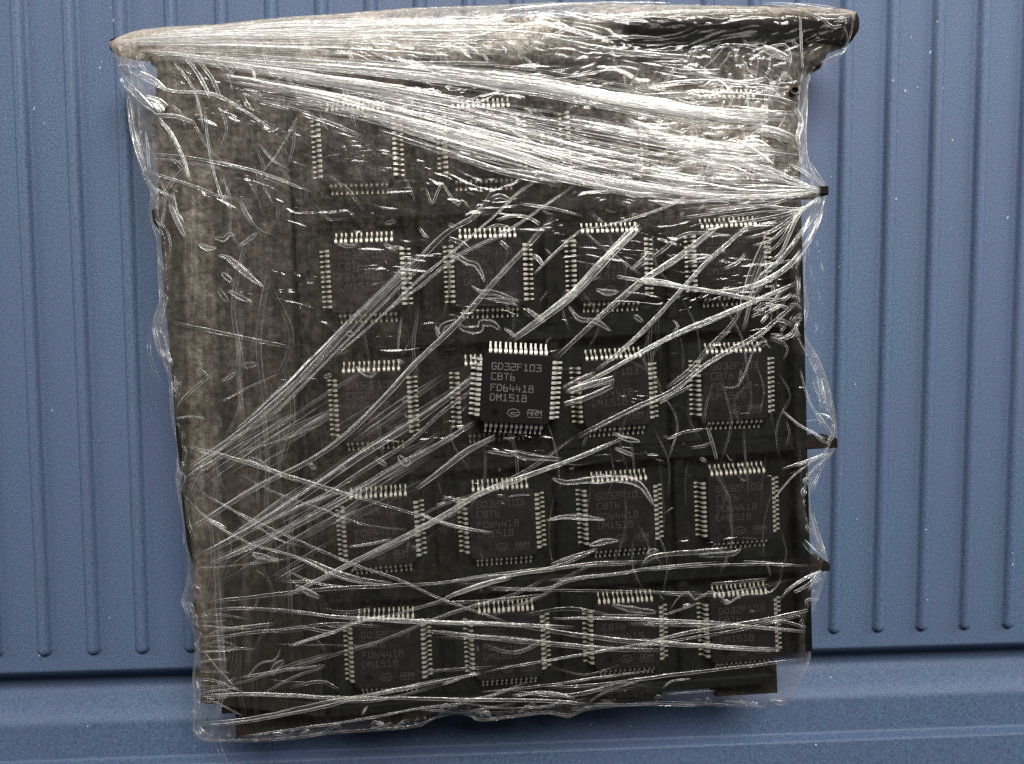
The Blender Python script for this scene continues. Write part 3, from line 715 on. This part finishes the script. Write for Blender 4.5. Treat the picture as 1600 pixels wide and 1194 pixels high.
# --- creases over the near part
F3 = Folds()
for b_, w_, p_ in [
    (.8, 4, [(278, 695), (340, 708), (420, 735), (520, 765), (620, 795), (690, 815), (745, 835)]), (.5, 8, [(300, 700), (400, 727), (460, 748), (560, 778)]), (.8, 3, [(373, 740), (430, 770), (500, 795), (570, 820), (635, 828)]),
    (.85, 4, [(303, 762), (360, 795), (420, 825), (500, 860), (560, 885), (620, 905), (700, 940), (800, 975)]), (.6, 3, [(325, 775), (380, 808), (430, 840), (480, 857)]), (.6, 8, [(800, 975), (900, 992), (1000, 1003), (1110, 1010), (1225, 1016)]),
    (.8, 4, [(290, 775), (330, 815), (390, 850), (460, 870), (540, 905), (630, 917)]), (.9, 7, [(325, 812), (345, 822), (355, 828)]), (.5, 9, [(470, 872), (540, 900), (620, 916)]),
    (.45, 3, [(297, 889), (380, 883), (440, 875), (480, 868)]), (.85, 4, [(450, 893), (490, 910), (540, 918)]), (.9, 4, [(545, 855), (580, 850), (612, 843)]),
    (.55, 6, [(315, 943), (400, 932), (520, 920), (620, 915), (700, 912)]), (.5, 5, [(640, 915), (760, 903), (860, 890), (930, 880), (1030, 877)]), (.5, 6, [(310, 962), (345, 952), (420, 952), (540, 965), (640, 970), (760, 975), (860, 980)]),
    (.6, 6, [(320, 995), (345, 985), (400, 978), (430, 975)]), (.5, 5, [(318, 1008), (370, 992), (430, 985), (520, 975), (600, 980)]), (.4, 3, [(320, 1010), (360, 1012), (400, 1014)]),
    (.9, 5, [(450, 1010), (520, 988), (560, 972), (610, 962)]), (.7, 5, [(600, 965), (680, 942), (720, 925), (800, 900), (870, 885), (935, 858)]), (.9, 8, [(700, 932), (760, 912), (800, 902)]), (.9, 5, [(860, 882), (900, 868), (935, 858)]),
    (.9, 5, [(470, 980), (495, 985), (525, 990)]), (.6, 2.5, [(315, 1013), (345, 1050), (373, 1080)]), (.6, 3, [(438, 1012), (430, 1030), (405, 1038), (385, 1060)]), (.5, 5, [(371, 1060), (440, 1048), (510, 1040)]),
    (.4, 4, [(345, 1072), (400, 1060), (450, 1040), (520, 1020)]), (.45, 4, [(410, 1085), (460, 1058), (510, 1042)]), (.4, 5, [(450, 1075), (500, 1065), (530, 1078)]),
    (.9, 5, [(305, 1135), (380, 1128), (480, 1110), (560, 1090), (640, 1075), (720, 1058), (752, 1051)]), (.6, 7, [(300, 1132), (400, 1122), (500, 1100), (600, 1082), (700, 1060)]), (.9, 4, [(690, 1070), (725, 1058), (752, 1052)]),
    (.7, 4, [(752, 1051), (820, 1038), (900, 1025), (970, 1012), (1030, 1003)]), (.8, 6, [(1000, 1008), (1060, 992), (1130, 980), (1200, 968), (1275, 950)]), (.7, 4, [(980, 1015), (1060, 1000), (1150, 985), (1260, 960)]),
    (.6, 4, [(370, 1152), (470, 1138), (560, 1125), (650, 1108), (760, 1095)]), (.6, 6, [(310, 1087), (400, 1085), (520, 1090), (640, 1092)]), (1, 6, [(600, 1090), (700, 1093), (800, 1094), (870, 1096), (920, 1101)]), (.7, 4, [(920, 1101), (1030, 1101), (1100, 1103)]),
    (.8, 6, [(800, 1088), (850, 1082), (900, 1092)]), (.8, 5, [(850, 1075), (950, 1068), (1050, 1055), (1150, 1043), (1265, 1029)]), (.6, 4, [(750, 1082), (850, 1072), (930, 1060), (1020, 1048)]),
    (.6, 7, [(560, 968), (700, 973), (820, 977), (900, 981)]), (.5, 8, [(660, 985), (740, 994), (850, 1005), (950, 1014), (1040, 1017)]), (.6, 5, [(860, 967), (950, 966), (1050, 970), (1160, 974)]), (.7, 5, [(940, 962), (980, 962), (1010, 963)]),
    (.5, 6, [(980, 975), (1100, 977), (1180, 980), (1265, 988)]), (.5, 4, [(760, 922), (860, 922), (1000, 925), (1100, 926)]), (.5, 5, [(1000, 998), (1100, 1010), (1220, 1018)]), (.6, 4, [(1190, 970), (1230, 972), (1265, 984)]),
    (.9, 4, [(990, 892), (1100, 884), (1200, 882), (1268, 884)]), (1, 5, [(1160, 877), (1200, 880), (1240, 883)]), (.5, 5, [(850, 908), (950, 898), (1020, 888), (1130, 878)]), (.5, 5, [(760, 918), (850, 920), (900, 905), (1000, 893)]),
    (.6, 4, [(690, 912), (720, 905), (770, 898), (860, 888), (1000, 880)]), (.5, 8, [(1005, 885), (1020, 870), (1080, 863), (1120, 860), (1138, 858)]),
    (.9, 3, [(1045, 955), (1060, 935), (1075, 925), (1085, 938), (1110, 925), (1128, 934), (1137, 943), (1160, 930), (1195, 928), (1215, 915), (1222, 895)]), (.7, 3, [(1040, 960), (1070, 950), (1090, 942)]), (1, 8, [(1130, 940), (1140, 942)]), (1, 7, [(1066, 948), (1080, 946)]),
    (.5, 5, [(1110, 912), (1150, 910), (1200, 905)]), (.6, 3, [(345, 712), (315, 728), (290, 745)]), (.5, 3, [(360, 690), (330, 712), (300, 730)]),
    # webs between the stubs on the right
    (.9, 4, [(1222, 733), (1262, 720), (1296, 706)]), (.8, 6, [(1245, 728), (1275, 716), (1298, 706)]), (.8, 3, [(1209, 780), (1235, 748), (1265, 725), (1297, 706)]), (.7, 4, [(1255, 755), (1275, 730), (1298, 708)]), (.9, 4, [(1268, 772), (1280, 740), (1296, 712)]),
    (.8, 4, [(1265, 668), (1285, 690), (1300, 692)]), (.6, 4, [(1220, 640), (1250, 665), (1290, 686)]), (.8, 9, [(1280, 590), (1285, 615), (1288, 635)]), (.9, 5, [(1272, 640), (1290, 665), (1302, 688)]), (.7, 5, [(1292, 640), (1302, 660), (1300, 680)]), (.5, 18, [(1275, 650), (1290, 655), (1300, 665)]),
    (.5, 4, [(1250, 575), (1262, 620), (1285, 670)]), (.8, 7, [(1268, 800), (1276, 830), (1288, 865)]), (.9, 5, [(1272, 850), (1285, 868), (1292, 876)]), (.5, 10, [(1255, 845), (1268, 860), (1282, 872)]),
    (.8, 5, [(1225, 925), (1255, 906), (1288, 890)]), (.9, 6, [(1240, 926), (1262, 915), (1278, 898)]), (.7, 4, [(1215, 940), (1245, 912), (1285, 892)]), (.7, 3, [(1262, 925), (1275, 905), (1288, 892)]),
    (.5, 3, [(1270, 948), (1280, 920), (1276, 905)]), (.8, 8, [(1208, 1096), (1222, 1099), (1232, 1096)]), (.7, 4, [(1196, 1106), (1206, 1096), (1230, 1092)]), (.6, 3, [(1225, 1070), (1238, 1082)]),
    (.5, 3, [(1040, 1085), (1100, 1080), (1118, 1080)]), (.6, 3, [(1035, 1075), (1050, 1065), (1080, 1060)]), (.6, 3, [(1130, 1095), (1170, 1100), (1195, 1106)]), (.6, 3, [(310, 1150), (325, 1156), (345, 1158)]), (.5, 14, [(305, 1135), (318, 1150), (335, 1156)]),
    (.6, 3, [(655, 1138), (672, 1125), (700, 1117), (725, 1116), (752, 1127)]), (.5, 3, [(752, 1127), (800, 1121), (856, 1115), (890, 1120), (915, 1105), (960, 1105)]),
    (.7, 3, [(905, 1115), (925, 1095), (950, 1080), (1010, 1060)]), (.9, 4, [(565, 1118), (570, 1110), (576, 1102)])]:
    F3.add(b_, w_, p_, wob=.6)
for _ in range(26):
    x = rng.uniform(300, 1000); y = rng.uniform(900, 1110); L = rng.uniform(60, 320)
    F3.add(rng.uniform(.15, .45), rng.uniform(2.5, 6), [(x, y), (min(x + L / 2, 1240), y + rng.normal(0, 8)), (min(x + L, 1262), y + rng.normal(-8, 12))], taper=(.3, .3))
for _ in range(14):
    y = rng.uniform(960, 1100); F3.add(rng.uniform(.3, .7), rng.uniform(2, 4), [(308, y), (335, y + rng.normal(0, 4)), (rng.uniform(350, 400), y + rng.normal(0, 8))])
F3.build('fold_bundle', 'flat criss-cross creases over the near edge of the film')

# --- far left corner, small puckers, scratches
F4 = Folds()
for b_, w_, p_ in [
    (1, 12, [(195, 128), (215, 148), (238, 172)]), (1, 20, [(225, 158), (242, 165), (252, 178)]), (.9, 8, [(225, 150), (250, 158), (262, 168)]), (.9, 7, [(240, 180), (275, 182), (305, 192)]), (.8, 6, [(246, 182), (268, 210), (285, 245), (297, 285)]),
    (.8, 6, [(199, 145), (206, 190), (216, 240), (236, 290)]), (.7, 4, [(212, 200), (224, 250), (238, 290), (275, 310)]), (.5, 8, [(200, 160), (208, 210), (222, 260)]), (.5, 5, [(228, 200), (232, 250), (236, 290)]),
    (.7, 5, [(232, 240), (300, 247), (400, 268), (462, 290)]), (.4, 4, [(235, 247), (330, 260), (350, 268)]), (.6, 4, [(330, 250), (400, 268), (490, 301)]), (.7, 5, [(237, 270), (300, 290), (340, 305), (375, 313)]), (.9, 5, [(340, 288), (345, 305), (363, 327)]),
    (.6, 4, [(320, 170), (325, 220), (332, 262), (343, 300)]), (.5, 3, [(466, 180), (440, 230), (408, 272)]), (.6, 7, [(374, 312), (385, 335), (396, 352)]), (.6, 7, [(266, 318), (276, 345), (290, 372)]), (.4, 12, [(268, 300), (272, 330), (285, 350)]),
    (.8, 6, [(380, 152), (388, 165), (396, 173)]), (.8, 5, [(405, 160), (430, 165), (452, 172)]), (1, 6, [(470, 178), (520, 194), (567, 213)]), (.5, 4, [(370, 148), (440, 165), (500, 182)]), (.6, 5, [(190, 104), (260, 140), (340, 150), (430, 205)]), (.7, 8, [(215, 112), (240, 125), (260, 142)]),
    (.5, 4, [(270, 95), (300, 135), (312, 170), (318, 205)]), (.5, 5, [(230, 88), (215, 90), (232, 118)]), (.4, 6, [(300, 85), (330, 120), (345, 155)]), (.6, 6, [(290, 90), (312, 120), (330, 155)]), (.5, 3, [(175, 66), (185, 92), (215, 105), (238, 82)]),
    (.5, 6, [(265, 503), (330, 517), (400, 532), (456, 543)]), (.85, 3, [(347, 627), (390, 605), (436, 584)]), (.5, 4, [(310, 560), (315, 580), (332, 592)]), (.5, 4, [(268, 655), (300, 651), (322, 655)]), (.45, 3, [(370, 708), (430, 690), (510, 661)]),
    (.8, 8, [(240, 508), (246, 535), (252, 560)]), (.6, 3, [(250, 510), (262, 545), (266, 590)]), (.7, 5, [(264, 600), (275, 604), (286, 596)]), (.4, 5, [(338, 580), (318, 595), (290, 620), (272, 645)]),
    (.6, 2.5, [(272, 700), (278, 730), (276, 750)]), (.6, 2.5, [(275, 810), (285, 830), (288, 855)]), (.7, 4, [(282, 942), (292, 950), (304, 958)]), (.6, 2.5, [(300, 910), (312, 920), (316, 930)]), (.9, 7, [(302, 1000), (310, 1006), (320, 1008)]),
    (.8, 4, [(655, 300), (665, 294), (675, 318), (690, 289), (705, 308), (716, 322), (722, 313), (736, 328)]), (.7, 5, [(655, 355), (662, 366), (672, 373)]), (.9, 8, [(766, 312), (780, 306), (798, 313)]), (.45, 3, [(628, 272), (640, 292), (648, 315)]),
    (1, 5, [(811, 318), (860, 325), (912, 338)]), (.9, 6, [(775, 345), (800, 337), (825, 340), (844, 351)]), (.6, 4, [(754, 362), (775, 352), (800, 356)]), (.7, 7, [(700, 372), (722, 380), (735, 392)]), (.8, 6, [(780, 375), (790, 385), (796, 390)]),
    (.8, 7, [(832, 398), (842, 405), (848, 416)]), (.5, 3, [(850, 388), (862, 398)]), (.5, 4, [(910, 360), (940, 385), (975, 410), (1002, 430)]), (.7, 5, [(1000, 400), (1015, 395), (985, 422)]),
    (.6, 8, [(1060, 400), (1110, 402), (1070, 412)]), (.7, 5, [(1130, 420), (1150, 412), (1165, 396)]), (.9, 4, [(1131, 397), (1128, 385)]), (.6, 4, [(1050, 500), (1060, 510), (1050, 520)]), (.7, 3, [(1205, 415), (1232, 408), (1255, 408)]),
    (.8, 5, [(775, 775), (790, 776)]), (1, 5, [(655, 802), (700, 820), (770, 833)]), (.6, 4, [(680, 790), (700, 783)]), (.5, 2.5, [(792, 777), (810, 774), (832, 773)]), (.8, 3, [(1010, 710), (1030, 711)]), (.6, 4, [(1078, 700), (1100, 697), (1113, 690)]),
    (.7, 4, [(1035, 680), (1045, 685), (1070, 675), (1105, 670)]), (.7, 5, [(1030, 630), (1045, 622), (1085, 600)]), (.7, 5, [(1105, 668), (1115, 700), (1120, 720)]), (.8, 4, [(690, 775), (705, 780), (725, 784)])]:
    F4.add(b_, w_, p_, wob=.4)
for b_, w_, p_ in [
    (1, 8, [(340, 399), (355, 402), (365, 410), (375, 418), (390, 432), (412, 449)]), (1, 7, [(346, 426), (355, 434), (363, 441)]), (.5, 9, [(341, 450), (348, 462), (357, 472)]), (.8, 6, [(356, 453), (370, 462), (395, 473)]),
    (.7, 6, [(335, 371), (350, 374), (358, 366), (368, 370)]), (.7, 5, [(373, 385), (385, 377), (403, 363)]), (.7, 6, [(309, 380), (325, 388), (340, 388)]), (.5, 6, [(378, 573), (390, 570), (402, 569)]), (.6, 5, [(345, 596), (358, 590), (370, 580)]),
    (1, 9, [(393, 865), (410, 870), (437, 877)]), (.7, 9, [(460, 915), (475, 922), (500, 934)]), (.6, 8, [(426, 1056), (430, 1042), (445, 1032)]), (.9, 8, [(762, 706), (780, 708), (800, 711), (802, 707), (830, 714), (880, 718)]),
    (1, 9, [(862, 747), (885, 754), (920, 750), (970, 748), (1000, 758), (1022, 790)]), (.9, 6, [(853, 813), (880, 808), (910, 808), (946, 813)]), (.7, 6, [(920, 853), (945, 846), (967, 845)]), (.8, 6, [(696, 390), (715, 400), (730, 410), (745, 415), (758, 440)]),
    (.8, 6, [(736, 446), (752, 456), (775, 458), (812, 472)]), (.8, 5, [(760, 466), (785, 470), (810, 478)]), (.9, 10, [(715, 503), (725, 514), (750, 514), (752, 505), (770, 506), (782, 516)]), (.7, 9, [(679, 508), (687, 525), (692, 510), (715, 500)]), (.8, 5, [(787, 512), (798, 520), (808, 528)]),
    (.9, 6, [(822, 482), (835, 492), (852, 504)]), (.8, 6, [(888, 478), (905, 498), (930, 502), (955, 517)]), (.7, 7, [(930, 452), (950, 457), (968, 456)]), (.7, 7, [(990, 492), (1000, 500), (1006, 503)]), (.6, 8, [(955, 945), (985, 952), (1026, 957)]),
    (.7, 7, [(540, 520), (555, 525)]), (.5, 6, [(555, 572), (575, 585), (590, 582)]), (.6, 5, [(618, 562), (632, 568)]), (.5, 6, [(528, 725), (540, 735)]), (.6, 8, [(585, 715), (605, 728)]), (.7, 8, [(622, 712), (635, 725), (640, 718)]),
    (.6, 5, [(480, 722), (495, 735)]), (.7, 7, [(386, 715), (405, 722), (425, 738)]), (.6, 7, [(310, 735), (325, 728), (338, 720)]), (.6, 8, [(1270, 590), (1284, 620), (1282, 640)]), (.6, 7, [(1158, 858), (1140, 866), (1090, 868)]), (.8, 6, [(1010, 867), (1020, 860), (1030, 862)]),
    (.6, 6, [(525, 380), (545, 385), (560, 382)]), (.7, 7, [(600, 380), (612, 388), (625, 386)]), (.5, 5, [(600, 350), (620, 345)]), (.5, 6, [(505, 590), (520, 585)]), (.6, 5, [(640, 620), (628, 628)]), (.8, 7, [(1000, 690), (975, 685), (958, 676)]), (.7, 6, [(960, 700), (990, 712)]),
    (.6, 6, [(1093, 715), (1104, 722)]), (.7, 6, [(1064, 330), (1068, 338)]), (.5, 5, [(700, 350), (712, 355)])]:
    F4.loop(b_, w_, p_)
def scatter(n, x0, x1, y0, y1, bmin, bmax, ang, spread, lmin, lmax, wmin=2, wmax=5):
    for _ in range(n):
        x, y = rng.uniform(x0, x1), rng.uniform(y0, y1); a = ang + rng.normal(0, spread); L = rng.uniform(lmin, lmax)
        k = rng.normal(0, .12) * L
        p = [(x, y), (x + L / 2 * math.cos(a) - k * math.sin(a), y + L / 2 * math.sin(a) + k * math.cos(a)), (x + L * math.cos(a), y + L * math.sin(a))]
        if max(edge_dist([p[0][0], p[2][0]], [p[0][1], p[2][1]])) > 900: continue
        F4.add(rng.uniform(bmin, bmax), rng.uniform(wmin, wmax), p, step=3, taper=(.25, .25))
scatter(60, 930, 1230, 110, 300, .25, .8, -.9, .8, 12, 60, 2, 5)
scatter(40, 1080, 1240, 170, 340, .2, .6, -1.5, .25, 20, 90, 2, 4)
scatter(36, 560, 840, 40, 90, .3, .9, .9, .5, 10, 34, 2, 4)
scatter(26, 240, 560, 40, 110, .3, .8, .8, .8, 12, 50, 2, 6)
scatter(40, 240, 560, 110, 340, .12, .4, 1.2, .4, 20, 110, 2, 6)
scatter(46, 1170, 1248, 455, 545, .4, 1, -.5, .8, 8, 34, 2, 6)
scatter(60, 280, 1240, 330, 1080, .15, .55, .5, 1.2, 6, 26, 2, 4)
scatter(36, 560, 1230, 330, 760, .08, .25, 1.5, .2, 40, 160, 2, 5)
scatter(26, 900, 1250, 560, 860, .08, .28, 1.45, .15, 40, 140, 2, 4)
scatter(40, 285, 470, 340, 1060, .06, .2, 1.55, .05, 80, 260, 3, 10)
scatter(24, 1150, 1235, 60, 140, .3, .8, .8, 1.0, 8, 34, 2, 5)
scatter(20, 1262, 1285, 370, 560, .2, .5, 1.5, .2, 8, 26, 1.5, 3)
# ragged glints painted as short pale strips round the film's edges
for seg, n_ in ((LEFT, 60), (BOT, 50), (RIGHT, 46), (TOP, 40)):
    c = resample(seg, 400)
    for _ in range(n_):
        i = int(rng.integers(4, 380)); L = int(rng.integers(4, 16)); q = c[i:i + L:3]
        if len(q) < 2: continue
        d = (np.array([760, 590]) - q[0]); d = d / np.hypot(*d)
        F4.add(rng.uniform(.3, 1.0), rng.uniform(2, 6), [tuple(p + d * (rng.uniform(2, 16)) + rng.normal(0, 1.5, 2)) for p in q], step=3, taper=(.2, .2))
# the rolled outline of the film where it turns over the edge
for seg, bb in ((LEFT, .40), (BOT, .40), (RIGHT, .40), (TOP, .55)):
    c = np.array(seg, float); cc_ = c + (np.array([760, 590]) - c) * .006
    F4.add(bb, 4.0, [tuple(q) for q in cc_], taper=(.02, .02))
F4.build('fold_bundle', 'small puckers, scratches and painted bright glints scattered over the film')

# ------------------------------------------------------------------ crumbs of dust on the blue plastic
mb = MB()
spots = [(172, 12, 3), (180, 34, 5), (158, 96, 3), (155, 106, 5), (83, 132, 2), (52, 170, 6), (8, 185, 3), (1425, 58, 3), (1461, 36, 4), (1415, 142, 6), (1435, 136, 5), (1469, 140, 4), (1391, 128, 4),
         (1489, 219, 5), (1535, 30, 2), (1548, 188, 3), (1331, 161, 3), (1400, 206, 3), (1300, 276, 3), (1398, 312, 7), (1280, 393, 4), (1325, 645, 2), (1337, 601, 4), (1310, 740, 3), (1340, 812, 3), (1361, 860, 3),
         (1300, 1072, 3), (1275, 1165, 5), (1313, 1073, 4), (1187, 1062, 4), (170, 966, 3), (130, 1143, 3), (340, 1166, 3), (65, 1022, 3), (230, 1070, 3), (300, 1175, 3), (1577, 862, 3), (1577, 880, 4), (1514, 858, 4),
         (1491, 868, 3), (925, 1140, 5), (988, 1142, 3), (1445, 935, 3), (420, 1172, 3), (210, 640, 2), (1360, 430, 2), (1560, 560, 3), (95, 420, 2), (30, 560, 2), (1480, 700, 2)]
for _ in range(30):
    x, y = (rng.uniform(5, 170), rng.uniform(5, 1010)) if rng.random() < .45 else (rng.uniform(1345, 1595), rng.uniform(5, 1150))
    spots.append((x, y, rng.uniform(.8, 1.8)))
def lid_h(x, y):
    i = round((x - RX0) / RP); d = abs(x - RX0 - i * RP)
    h = .85 * math.sqrt(max(0, 1 - (d / .78) ** 2)) if y > RYE else 0
    Y_ = np.array([y]); return h + float((-3.8 * ss(-40.5, -42.8, Y_) + 2.7 * ss(-43.7, -47.6, Y_) + 1.2 * ss(-51.5, -52.2, Y_))[0])
for x, y, s_ in spots:
    q = P(x, y, 0.2); r0 = s_ / 13.7 / 2; a = random.uniform(0, 3.14); el = random.uniform(.35, .8); zb = lid_h(q[0], q[1])
    ring = []
    for t in range(7):
        th = t * math.tau / 7; rr = r0 * random.uniform(.7, 1.2); ex, ey = rr * math.cos(th), rr * el * math.sin(th)
        ring.append((q[0] + ex * math.cos(a) - ey * math.sin(a), q[1] + ex * math.sin(a) + ey * math.cos(a)))
    cx_, cy_ = q[0], q[1]
    mb.loft([[(p[0], p[1], zb - .02) for p in ring], [(p[0], p[1], zb + r0 * .3) for p in ring], [((p[0] + cx_) / 2, (p[1] + cy_) / 2, zb + r0 * .55) for p in ring]])
dust = mb.build('dust', M_DUST)
tag(dust, 'tiny pale crumbs of dust scattered over the blue plastic', 'dust', kind='stuff')
